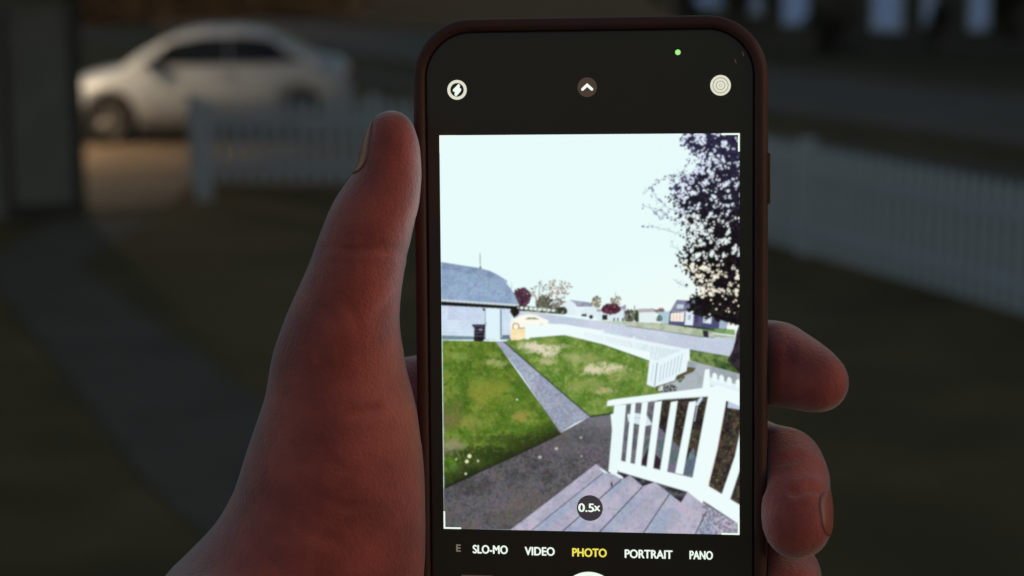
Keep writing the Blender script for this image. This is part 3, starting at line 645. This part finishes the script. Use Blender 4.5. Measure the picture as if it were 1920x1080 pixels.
# faint siding lines on the pictured garage and shingle courses on its roof
for k in range(9): line([(828, 579+k*6.2), (908, 583+k*5.9)], .8, (184,200,222), .45); line([(941, 585+k*5.6), (957, 586+k*5.5)], .8, (184,200,222), .4)
for k in range(10): line([(827, 505+k*5.6), (952+k*2, 530+k*4.2)], .8, (118,142,172), .35)
lum = CV.mean(2, keepdims=True); amt = np.where(lum > 225, .8, 12.0)
CV[:g_.shape[0], :g_.shape[1]] += g_*amt[:g_.shape[0], :g_.shape[1]]
CV = np.clip(CV, 0, 255); CVL = lin(CV)
def blur(a, r):
    k = np.exp(-.5*(np.arange(-3*int(r+1), 3*int(r+1)+1)/r)**2); k /= k.sum(); h = len(k)//2
    p_ = np.pad(a, ((h, h), (0, 0), (0, 0)), 'edge'); a = sum(k[i]*p_[i:i+a.shape[0]] for i in range(len(k)))
    p_ = np.pad(a, ((0, 0), (h, h), (0, 0)), 'edge'); return sum(k[i]*p_[:, i:i+a.shape[1]] for i in range(len(k)))
CVL = blur(CVL, 2.2)
# grid mesh
WP, HP = .0648, .0864; NX, NY = 520, 693
gx = np.linspace(-WP/2, WP/2, NX+1); gy = np.linspace(-HP/2, HP/2, NY+1)
Rcw = np.array((cam.rotation_euler.to_matrix().transposed() @ PM.to_3x3())); Tcw = np.array(cam.rotation_euler.to_matrix().transposed() @ (PM.translation-cam.location))
LX, LY = np.meshgrid(gx, gy); L_ = np.stack([LX.ravel(), LY.ravel(), np.zeros(LX.size)], 1); C3 = L_@Rcw.T+Tcw
pu = 960+F_PX*C3[:, 0]/-C3[:, 2]; pv = 540-F_PX*C3[:, 1]/-C3[:, 2]
fx = np.clip((pu-U0)*SS-.5, 0, CW-2); fy = np.clip((pv-V0)*SS-.5, 0, CH-2); ix = fx.astype(int); iy = fy.astype(int); tx = (fx-ix)[:, None]; ty = (fy-iy)[:, None]
cols = (CVL[iy, ix]*(1-tx)+CVL[iy, ix+1]*tx)*(1-ty)+(CVL[iy+1, ix]*(1-tx)+CVL[iy+1, ix+1]*tx)*ty
def fastmesh(name, V, Q):
    me = bpy.data.meshes.new(name); me.vertices.add(len(V)); me.vertices.foreach_set('co', np.asarray(V, np.float32).ravel())
    me.loops.add(len(Q)*4); me.loops.foreach_set('vertex_index', np.asarray(Q, np.int32).ravel())
    me.polygons.add(len(Q)); me.polygons.foreach_set('loop_start', np.arange(0, len(Q)*4, 4, dtype=np.int32))
    me.update(calc_edges=True); me.validate(); return me
ii, jj = np.meshgrid(np.arange(NX), np.arange(NY)); a = (jj*(NX+1)+ii).ravel()
me = fastmesh('camera_view', L_, np.stack([a, a+1, a+NX+2, a+NX+1], 1))
ca = me.color_attributes.new('screen', 'FLOAT_COLOR', 'POINT'); ca.data.foreach_set('color', np.concatenate([cols, np.ones((len(cols), 1))], 1).astype(np.float32).ravel())
M_scr = bpy.data.materials.new('glowing_screen'); M_scr.use_nodes = True; n = M_scr.node_tree; n.nodes.clear()
e_ = n.nodes.new('ShaderNodeEmission'); o_ = n.nodes.new('ShaderNodeOutputMaterial'); at_ = n.nodes.new('ShaderNodeAttribute'); at_.attribute_name = 'screen'
n.links.new(at_.outputs['Color'], e_.inputs[0]); e_.inputs[1].default_value = 1.0/EXP; n.links.new(e_.outputs[0], o_.inputs[0])
M_scr.cycles.emission_sampling = 'NONE'
link('camera_view', me, M_scr, glass)

# ---- icons and words of the camera app
M_ui = emit('ui_white', (240,253,240)); M_uiy = emit('ui_yellow', (242,226,92)); M_uidim = emit('ui_dim', (74,60,52)); M_uidk = emit('ui_dark_button', (62,56,62))
M_uigr = emit('ui_green', (165,245,140)); M_uicr = emit('ui_cream', (226,226,206)); M_faint = emit('ui_faint', (120,108,96)); M_blk = emit('ui_black', (40,34,26)); M_glint = emit('painted_glint_glow', (84,54,44))
def shape(name, poly_lists, z, m, parent=glass):
    mb = MB()
    for pl in poly_lists: mb.add([(x*mm, y*mm, z*mm) for x, y in pl], [tuple(range(len(pl)))])
    return mb.build(name, m, parent)
def circ(cx, cy, r, n=40, a0=0, a1=360): return [(cx+r*math.cos(R(a0+(a1-a0)*i/n)), cy+r*math.sin(R(a0+(a1-a0)*i/n))) for i in range(n)]
def ring(name, cx, cy, r0, r1, z, m, parent=glass, n=56):
    o, i = circ(cx, cy, r1, n), circ(cx, cy, r0, n); mb = MB()
    mb.add([(x*mm, y*mm, z*mm) for x, y in o+i], [(k, (k+1) % n, n+(k+1) % n, n+k) for k in range(n)]); return mb.build(name, m, parent)
k_ = 1/8.55                                            # mm per photo pixel on the screen
x, y, _ = P(857, 168.5)
fl = ring('flash_icon', x, y, 12.6*k_, 18.2*k_, .05, M_uicr)
bolt = [(2.5,10.5),(5,8.5),(4.6,3.2),(8,2),(7.6,-2),(-1,-11),(-4,-10.5),(-4.5,-6),(-8,-3.5),(-8,0)]
shape('bolt', [[(x+a*k_*.95, y+b*k_*.95) for a, b in [(3,11.5),(6,9.5),(5.2,4),(8.5,1.5),(7.4,-2.5),(-1,-12),(-4.2,-11.5),(-5.2,-8.5),(-4,-4.4),(-8.2,-2.6),(-8.2,.5)]]], .055, M_ui, fl)
x, y, _ = P(1101, 163.5)
ch = shape('chevron_button', [circ(x, y, 18*k_)], .05, M_uidim)
shape('chevron', [[(x+a*k_, y+b*k_) for a, b in [(0,7.4),(11,-2.4),(10.6,-6),(7.6,-6.4),(0,.4),(-7.6,-6.4),(-10.6,-6),(-11,-2.4)]]], .055, M_ui, ch)
x, y, _ = P(1351, 160)
lv = shape('live_photo_icon', [circ(x, y, 18.6*k_)], .05, M_uicr)
for r0, r1 in ((13.1,14.2),(7.3,8.3),(2.2,2.7)): ring('ring_line', x, y, r0*k_, r1*k_, .055, emit('ring_line', (118,116,84)), lv)
x, y, _ = P(1271, 98); shape('green_dot', [circ(x, y, 5*k_, 24)], .05, M_uigr)
for u, v in ((1393, 101), (1379, 115)):
    x, y, _ = P(u, v); shape('painted_glint', [[(x-.22, y+.45), (x-.02, y+.42), (x+.25, y-.35), (x+.05, y-.5)]], .05, M_glint)  # reflections in the glass, painted as two small glowing marks
W2, H2 = WP/2/mm, HP/2/mm; bl, bt_ = 3.9, .38
for sx, sy in ((-1,1),(1,1),(-1,-1),(1,-1)):
    cx_, cy_ = sx*(W2+.02), sy*(H2+.02)
    shape('frame_corner', [[(cx_, cy_), (cx_-sx*bl, cy_), (cx_-sx*bl, cy_-sy*bt_), (cx_, cy_-sy*bt_)], [(cx_, cy_-sy*bt_), (cx_-sx*bt_, cy_-sy*bt_), (cx_-sx*bt_, cy_-sy*bl), (cx_, cy_-sy*bl)]], .06, M_ui)
x, y, _ = P(1106, 952.5); zb = shape('zoom_button', [circ(x, y, 24.3*k_)], .06, M_uidk)
DG = bpy.context.evaluated_depsgraph_get
def text(s_, u0, u1, v, hpx, m, z, parent, name='mode_name', off=.03):
    cu = bpy.data.curves.new('t', 'FONT'); cu.body = s_; cu.size = 1; cu.offset = 0; cu.resolution_u = 6
    o = bpy.data.objects.new('t', cu); COL.objects.link(o); bpy.context.view_layer.update()
    me = bpy.data.meshes.new_from_object(o.evaluated_get(DG())); bpy.data.objects.remove(o)
    co = np.empty(len(me.vertices)*3); me.vertices.foreach_get('co', co); co = co.reshape(-1, 3)
    mn, mx = co.min(0), co.max(0); xa, ya, _ = P(u0, v); xb, yb, _ = P(u1, v); yy = .5*(ya+yb)
    co[:, 0] = (xa+(co[:, 0]-mn[0])/(mx[0]-mn[0])*(xb-xa)); co[:, 1] = ya+((co[:, 1]-mn[1])/(mx[1]-mn[1])-.5)*hpx*k_; co[:, 2] = z
    bm_ = MB(); fs_ = [tuple(p_.vertices) for p_ in me.polygons]
    for q_, (ex, ey) in enumerate(((-1,0),(1,0),(0,-.7),(0,.7),(0,0))): bm_.add((co+np.array((ex*.08, ey*.075, q_*.002)))*mm, fs_)
    return bm_.build(name, m, parent)
for s_, u0, u1, v in (('SLO-MO', 887, 951.5, 1029.5), ('VIDEO', 984.5, 1039.5, 1033), ('PORTRAIT', 1172, 1260.5, 1038), ('PANO', 1293.5, 1336, 1040.5)):
    text(s_, u0, u1, v, 15.5, M_ui, .05, glass, off=.03)
text('PHOTO', 1073.5, 1137, 1035.5, 15.5, M_uiy, .05, glass, off=.03)
text('E', 856, 863.5, 1027.5, 13, M_faint, .05, glass, off=.01)
text('0.5', 1085, 1113.5, 951.5, 15.5, M_ui, .07, zb, 'zoom_text', .05); text('x', 1114, 1125, 953, 9.5, M_ui, .07, zb, 'zoom_text', .05)
x, y, _ = P(1105, 1126.5); ring('shutter_button', x, y, 47*k_, 55*k_, .05, M_ui); shape('shutter_disc', [circ(x, y, 44*k_)], .05, M_ui)
x, y, _ = P(895, 1111); shape('last_photo_thumbnail', [[(x-3.4, y+3.9), (x+3.4, y+3.9), (x+3.9, y+3.4), (x+3.9, y-3.4), (x+3.4, y-3.9), (x-3.4, y-3.9), (x-3.9, y-3.4), (x-3.9, y+3.4)]], .05, M_uidim)

# ================================================================ THE HAND
GS = 0.95                                               # mm voxel
B0 = np.array((-125., -175., -62.)); B1 = np.array((66., 56., 92.))
nx_, ny_, nz_ = ((B1-B0)/GS).astype(int)
gX = (B0[0]+np.arange(nx_)*GS)[:, None, None].astype(np.float32); gY = (B0[1]+np.arange(ny_)*GS)[None, :, None].astype(np.float32); gZ = (B0[2]+np.arange(nz_)*GS)[None, None, :].astype(np.float32)
def cone(a, b):
    (a, ra), (b, rb) = a, b; a = np.array(a, float); b = np.array(b, float); d = b-a; L2 = d@d
    px_, py_, pz_ = gX-a[0], gY-a[1], gZ-a[2]; t = np.clip((px_*d[0]+py_*d[1]+pz_*d[2])/L2, 0, 1)
    return np.sqrt((px_-t*d[0])**2+(py_-t*d[1])**2+(pz_-t*d[2])**2)-(ra+(rb-ra)*t)
def smin(a, b, k): h = np.maximum(k-np.abs(a-b), 0)/k; return np.minimum(a, b)-h*h*k*.25
def J(u, v, z, rpx): return (P(u, v, z), rpx*k_*(447-z)/447)
def chain(js, k=3):
    d = None
    for a, b in zip(js, js[1:]):
        c = cone(a, b); d = c if d is None else smin(d, c, k)
    return d
# thumb: two strands give the wide, thin section of a thumb seen from the side
th = None
for dz, s_ in ((-3.5, 1.0), (4.0, .97)):
    c = chain([J(734,244,8+dz,32*s_), J(733,270,8+dz,38*s_), J(731,325,8+dz,42*s_), J(719,370,8+dz,48*s_), J(698,408,8+dz,59*s_), J(681,460,7.5+dz,64*s_), J(666,520,8+dz,70*s_), J(645,600,7+dz,80*s_)], 5)
    th = c if th is None else smin(th, c, 6)
then = chain([J(645,600,8,82), J(624,680,6,94), J(626,760,5,107), J(620,850,4,121), J(608,960,2,132)], 8)
then2 = chain([J(676,700,5,46), J(686,800,4,60), J(690,900,3,63), J(688,1020,2,66), J(680,1120,-1,70)], 8)
arm = chain([J(608,960,2,132), J(588,1100,-6,174), J(520,1200,0,215), J(350,1400,30,260), J(240,1560,60,280)], 12)
palm = smin(chain([J(662,760,-22,90), J(860,800,-27,105), J(1010,860,-28,100)], 14), chain([J(655,1000,-22,110), J(900,1010,-28,110), J(1050,1020,-28,100)], 14), 16)
palm = smin(palm, chain([J(610,1100,-16,135), J(800,1180,-27,110), J(1020,1200,-28,95)], 14), 16)
palm = smin(palm, chain([J(700,900,-24,110), J(1000,960,-28,100)], 14), 14)
d = smin(th, then, 7); d = smin(d, then2, 12); d = smin(d, arm, 16); d = smin(d, palm, 12)
# index finger base that peeps out between thumb and phone, then fingers wrapping behind to the right edge
fing = [
    [J(800,752,-26,70), J(960,740,-27,80), J(1230,690,-24,80), J(1400,678,-20,74), J(1455,682,-15,71), J(1500,700,-10,60), J(1528,713,-7,50), J(1540,719,-5.5,47)],
    [J(1000,860,-28,90), J(1240,860,-25,80), J(1400,868,-21,80), J(1464,884,-13,76), J(1482,906,-7,65), J(1491,950,-.5,60), J(1495,985,2,62)],
    [J(1020,1010,-28,90), J(1240,1040,-25,78), J(1400,1060,-21,78), J(1460,1085,-13,72), J(1476,1120,-5,64), J(1480,1190,1,58)],
    [J(1020,1180,-28,84), J(1230,1210,-25,70), J(1390,1230,-21,68), J(1440,1250,-12,62), J(1452,1290,-4,56), J(1455,1345,1,50)]]
fd = None
for f_ in fing:
    c = chain(f_, 3.5); fd = c if fd is None else smin(fd, c, 1.0)
d = smin(d, fd, 5)
# keep the flesh out of the phone
bx = np.maximum(np.maximum(np.abs(gX-(X0+X1)/2)-(X1-X0)/2-.05, np.abs(gY-(Y0+Y1)/2)-(Y1-Y0)/2-.05), np.abs(gZ+4.9)-6.0)+0*d
h = np.maximum(1.6-np.abs(d+bx), 0)/1.6; d = np.maximum(d, -bx)+h*h*1.6*.25
d[:, 0, :] = np.maximum(d[:, 0, :], .5); d[0] = np.maximum(d[0], .5); d[:, :, -1] = np.maximum(d[:, :, -1], .5); d[:, :, 0] = np.maximum(d[:, :, 0], .5)
def surface_nets(d):
    s_ = d < 0; nx, ny, nz = d.shape
    tot = np.zeros((nx-1, ny-1, nz-1), np.int8)
    for i in (0, 1):
        for j in (0, 1):
            for k in (0, 1): tot += s_[i:nx-1+i, j:ny-1+j, k:nz-1+k]
    act = (tot > 0) & (tot < 8); idx = -np.ones(act.shape, np.int64); I = np.argwhere(act); idx[act] = np.arange(len(I))
    acc = np.zeros((len(I), 3)); cnt = np.zeros(len(I))
    cs = [(i, j, k) for i in (0,1) for j in (0,1) for k in (0,1)]
    for a in cs:
        for ax in range(3):
            if a[ax]: continue
            b = list(a); b[ax] = 1
            va = d[I[:,0]+a[0], I[:,1]+a[1], I[:,2]+a[2]]; vb = d[I[:,0]+b[0], I[:,1]+b[1], I[:,2]+b[2]]
            x = (va < 0) != (vb < 0); t = np.where(x, va/(va-vb+1e-12*(va == vb)), 0)
            p_ = np.array(a, float)[None]+np.eye(3)[ax][None]*t[:, None]; acc += p_*x[:, None]; cnt += x
    V = B0+(I+acc/cnt[:, None])*GS; Q = []
    for ax in range(3):
        o1, o2 = [(1,2),(2,0),(0,1)][ax]
        sl0 = [slice(1,-1)]*3; sl0[ax] = slice(0,-1); sl1 = [slice(1,-1)]*3; sl1[ax] = slice(1,None)
        A, Bb = s_[tuple(sl0)], s_[tuple(sl1)]; E = np.argwhere(A != Bb); off = np.ones(3, int); off[ax] = 0; E = E+off
        ins = s_[E[:,0], E[:,1], E[:,2]]
        def cell(p, q): c = E.copy(); c[:, o1] -= p; c[:, o2] -= q; return idx[c[:,0], c[:,1], c[:,2]]
        q = np.stack([cell(1,1), cell(0,1), cell(0,0), cell(1,0)], 1); q[~ins] = q[~ins][:, ::-1]; Q.append(q)
    return V, np.concatenate(Q)
V, Q = surface_nets(d)
Q = Q[(Q >= 0).all(1)]
for it in range(2):                                     # light smoothing
    acc = np.zeros_like(V); cn = np.zeros(len(V))
    for k in range(4):
        np.add.at(acc, Q[:, k], V[Q[:, (k+1) % 4]]); np.add.at(cn, Q[:, k], 1)
    V = V*.5+.5*acc/np.maximum(cn, 1)[:, None]
# soft creases pressed into the skin along short lines
def pix(V):
    C3 = (V*mm)@Rcw.T+Tcw; return 960+F_PX*C3[:, 0]/-C3[:, 2], 540-F_PX*C3[:, 1]/-C3[:, 2]
def normals(V):
    nf = np.cross(V[Q[:, 2]]-V[Q[:, 0]], V[Q[:, 3]]-V[Q[:, 1]]); nv = np.zeros_like(V)
    for k in range(4): np.add.at(nv, Q[:, k], nf)
    return nv/np.maximum(np.linalg.norm(nv, axis=1, keepdims=True), 1e-9)
NV_ = normals(V); UU, VV = pix(V); disp = np.zeros(len(V)); wob = np.random.default_rng(9)
def crease(pts, depth, wpx, end=.35):
    best = np.full(len(V), 1e9); tt = np.zeros(len(V)); n_ = len(pts)-1
    for k in range(n_):
        (ax, ay), (bx, by) = pts[k], pts[k+1]; dx, dy = bx-ax, by-ay
        t = np.clip(((UU-ax)*dx+(VV-ay)*dy)/(dx*dx+dy*dy), 0, 1); dd = np.hypot(UU-ax-t*dx, VV-ay-t*dy)
        m = dd < best; best = np.where(m, dd, best); tt = np.where(m, (k+t)/n_, tt)
    f = np.exp(-(best/wpx)**2)-.35*np.exp(-((best-wpx*2)/wpx)**2)
    disp[:] -= depth*f*np.clip(np.minimum(tt, 1-tt)/end, 0, 1)**.6*(NV_[:, 2] > -.2)
crease([(600,470),(625,464),(660,470),(700,466),(735,470),(772,476)], .75, 8)
crease([(612,446),(640,448),(680,446),(722,450)], .35, 6)
crease([(604,490),(640,492),(676,488)], .28, 6)
crease([(628,398),(645,404),(668,402)], .25, 6)
crease([(655,786),(676,776),(700,768),(716,756)], .8, 9)
crease([(560,600),(590,640),(612,700)], .3, 10); crease([(640,560),(664,590),(676,640)], .25, 9)
crease([(560,900),(600,935),(650,950),(700,948)], .35, 9); crease([(540,960),(580,1000),(640,1020)], .35, 9); crease([(455,1000),(500,1030),(530,1075)], .6, 11)
crease([(600,850),(640,880),(690,885)], .22, 8); crease([(745,560),(720,575),(700,600)], .3, 8); crease([(752,700),(728,716),(712,740)], .3, 8)
crease([(1450,868),(1480,862),(1510,848)], .35, 7); crease([(1462,905),(1490,925),(1520,915),(1545,925)], .8, 8); crease([(1478,640),(1486,690),(1480,742)], .4, 8); crease([(1470,645),(1474,700),(1470,740)], .25, 6)
V = V+NV_*disp[:, None]
me = fastmesh('person', V*mm, Q)
M_skin = mat('skin', (.68,.135,.105), .55, (.42,.07,.062), scale=85, detail=5, spec=.35, sheen=1.0, sss=.2, bump=0)
n = M_skin.node_tree; b = n.nodes['Principled BSDF']; b.inputs['Sheen Roughness'].default_value = .5; b.inputs['Sheen Tint'].default_value = (.9,.97,1,1)
tc = n.nodes.new('ShaderNodeTexCoord'); vz = n.nodes.new('ShaderNodeTexVoronoi'); vz.inputs['Scale'].default_value = 1300
nz2 = n.nodes.new('ShaderNodeTexNoise'); nz2.inputs['Scale'].default_value = 420; nz2.inputs['Detail'].default_value = 6
wv = n.nodes.new('ShaderNodeTexWave'); wv.inputs['Scale'].default_value = 90; wv.inputs['Distortion'].default_value = 9; wv.inputs['Detail'].default_value = 3; wv.inputs['Detail Scale'].default_value = 2.0
m1 = n.nodes.new('ShaderNodeMath'); m1.operation = 'ADD'; m2 = n.nodes.new('ShaderNodeMath'); m2.operation = 'MULTIPLY_ADD'; m2.inputs[1].default_value = .35
for q in (vz, nz2, wv): n.links.new(tc.outputs['Object'], q.inputs['Vector'])
n.links.new(vz.outputs['Distance'], m1.inputs[0]); n.links.new(nz2.outputs['Fac'], m1.inputs[1]); n.links.new(wv.outputs['Fac'], m2.inputs[0]); n.links.new(m1.outputs[0], m2.inputs[2])
bp = n.nodes.new('ShaderNodeBump'); bp.inputs['Strength'].default_value = .5; bp.inputs['Distance'].default_value = .0002
n.links.new(m2.outputs[0], bp.inputs['Height']); n.links.new(bp.outputs[0], b.inputs['Normal'])
hand = link('person', me, M_skin, None, True); hand.matrix_world = PM
tag(hand, 'bare left hand and wrist gripping the phone, thumb up its left side', 'person')
# nails: curved plates lying on the fingertips
M_nail = mat('fingernail', (.50,.17,.14), .4, (.46,.15,.125), scale=200, spec=.5, coat=.3)
from mathutils.bvhtree import BVHTree
bvh = BVHTree.FromPolygons([tuple(v) for v in V.tolist()], [tuple(q) for q in Q.tolist()])
def nail(c, along, out, length, halfang):           # a plate that follows the fingertip it grows from
    c, a, o = Vector(c), Vector(along).normalized(), Vector(out); o = (o-a*o.dot(a)).normalized(); s_ = a.cross(o)
    top = []; bot = []; Fc = []; NR, NA = 9, 36
    for j in range(NR+1):
        q = j/NR
        for i in range(NA):
            th = 2*math.pi*i/NA; cu, cv = math.cos(th), math.sin(th); n_ = (abs(cu)**3.2+abs(cv)**3.2)**(-1/3.2)
            u_, v_ = q*cu*n_*halfang, q*cv*n_*length/2; d_ = o*math.cos(u_)+s_*math.sin(u_)
            hit = bvh.ray_cast(c+a*v_+d_*25, -d_, 40)[0] or (c+a*v_+d_*6)
            lift = .22 if q < .95 else .12
            top.append(hit+d_*lift); bot.append(hit-d_*.4)
    k = (NR+1)*NA
    for j in range(NR):
        for i in range(NA): A = j*NA+i; B = j*NA+(i+1) % NA; Fc.append((A, B, B+NA, A+NA))
    for i in range(NA): A = NR*NA+i; B = NR*NA+(i+1) % NA; Fc.append((A, B, k+B, k+A))
    return MB().add([(x*mm, y*mm, z*mm) for x, y, z in top+bot], Fc).build('fingernail', M_nail, hand, smooth=True)
nail(P(735,272,8.0), (.05,1,0), (-1,0,.30), 12.8, R(52))
nail(P(1494,966,.8), (.08,-1,.12), (1,.12,.02), 9.5, R(48))
nail(P(1479,1168,-.5), (.04,-1,.15), (1,.1,.02), 9.5, R(48))
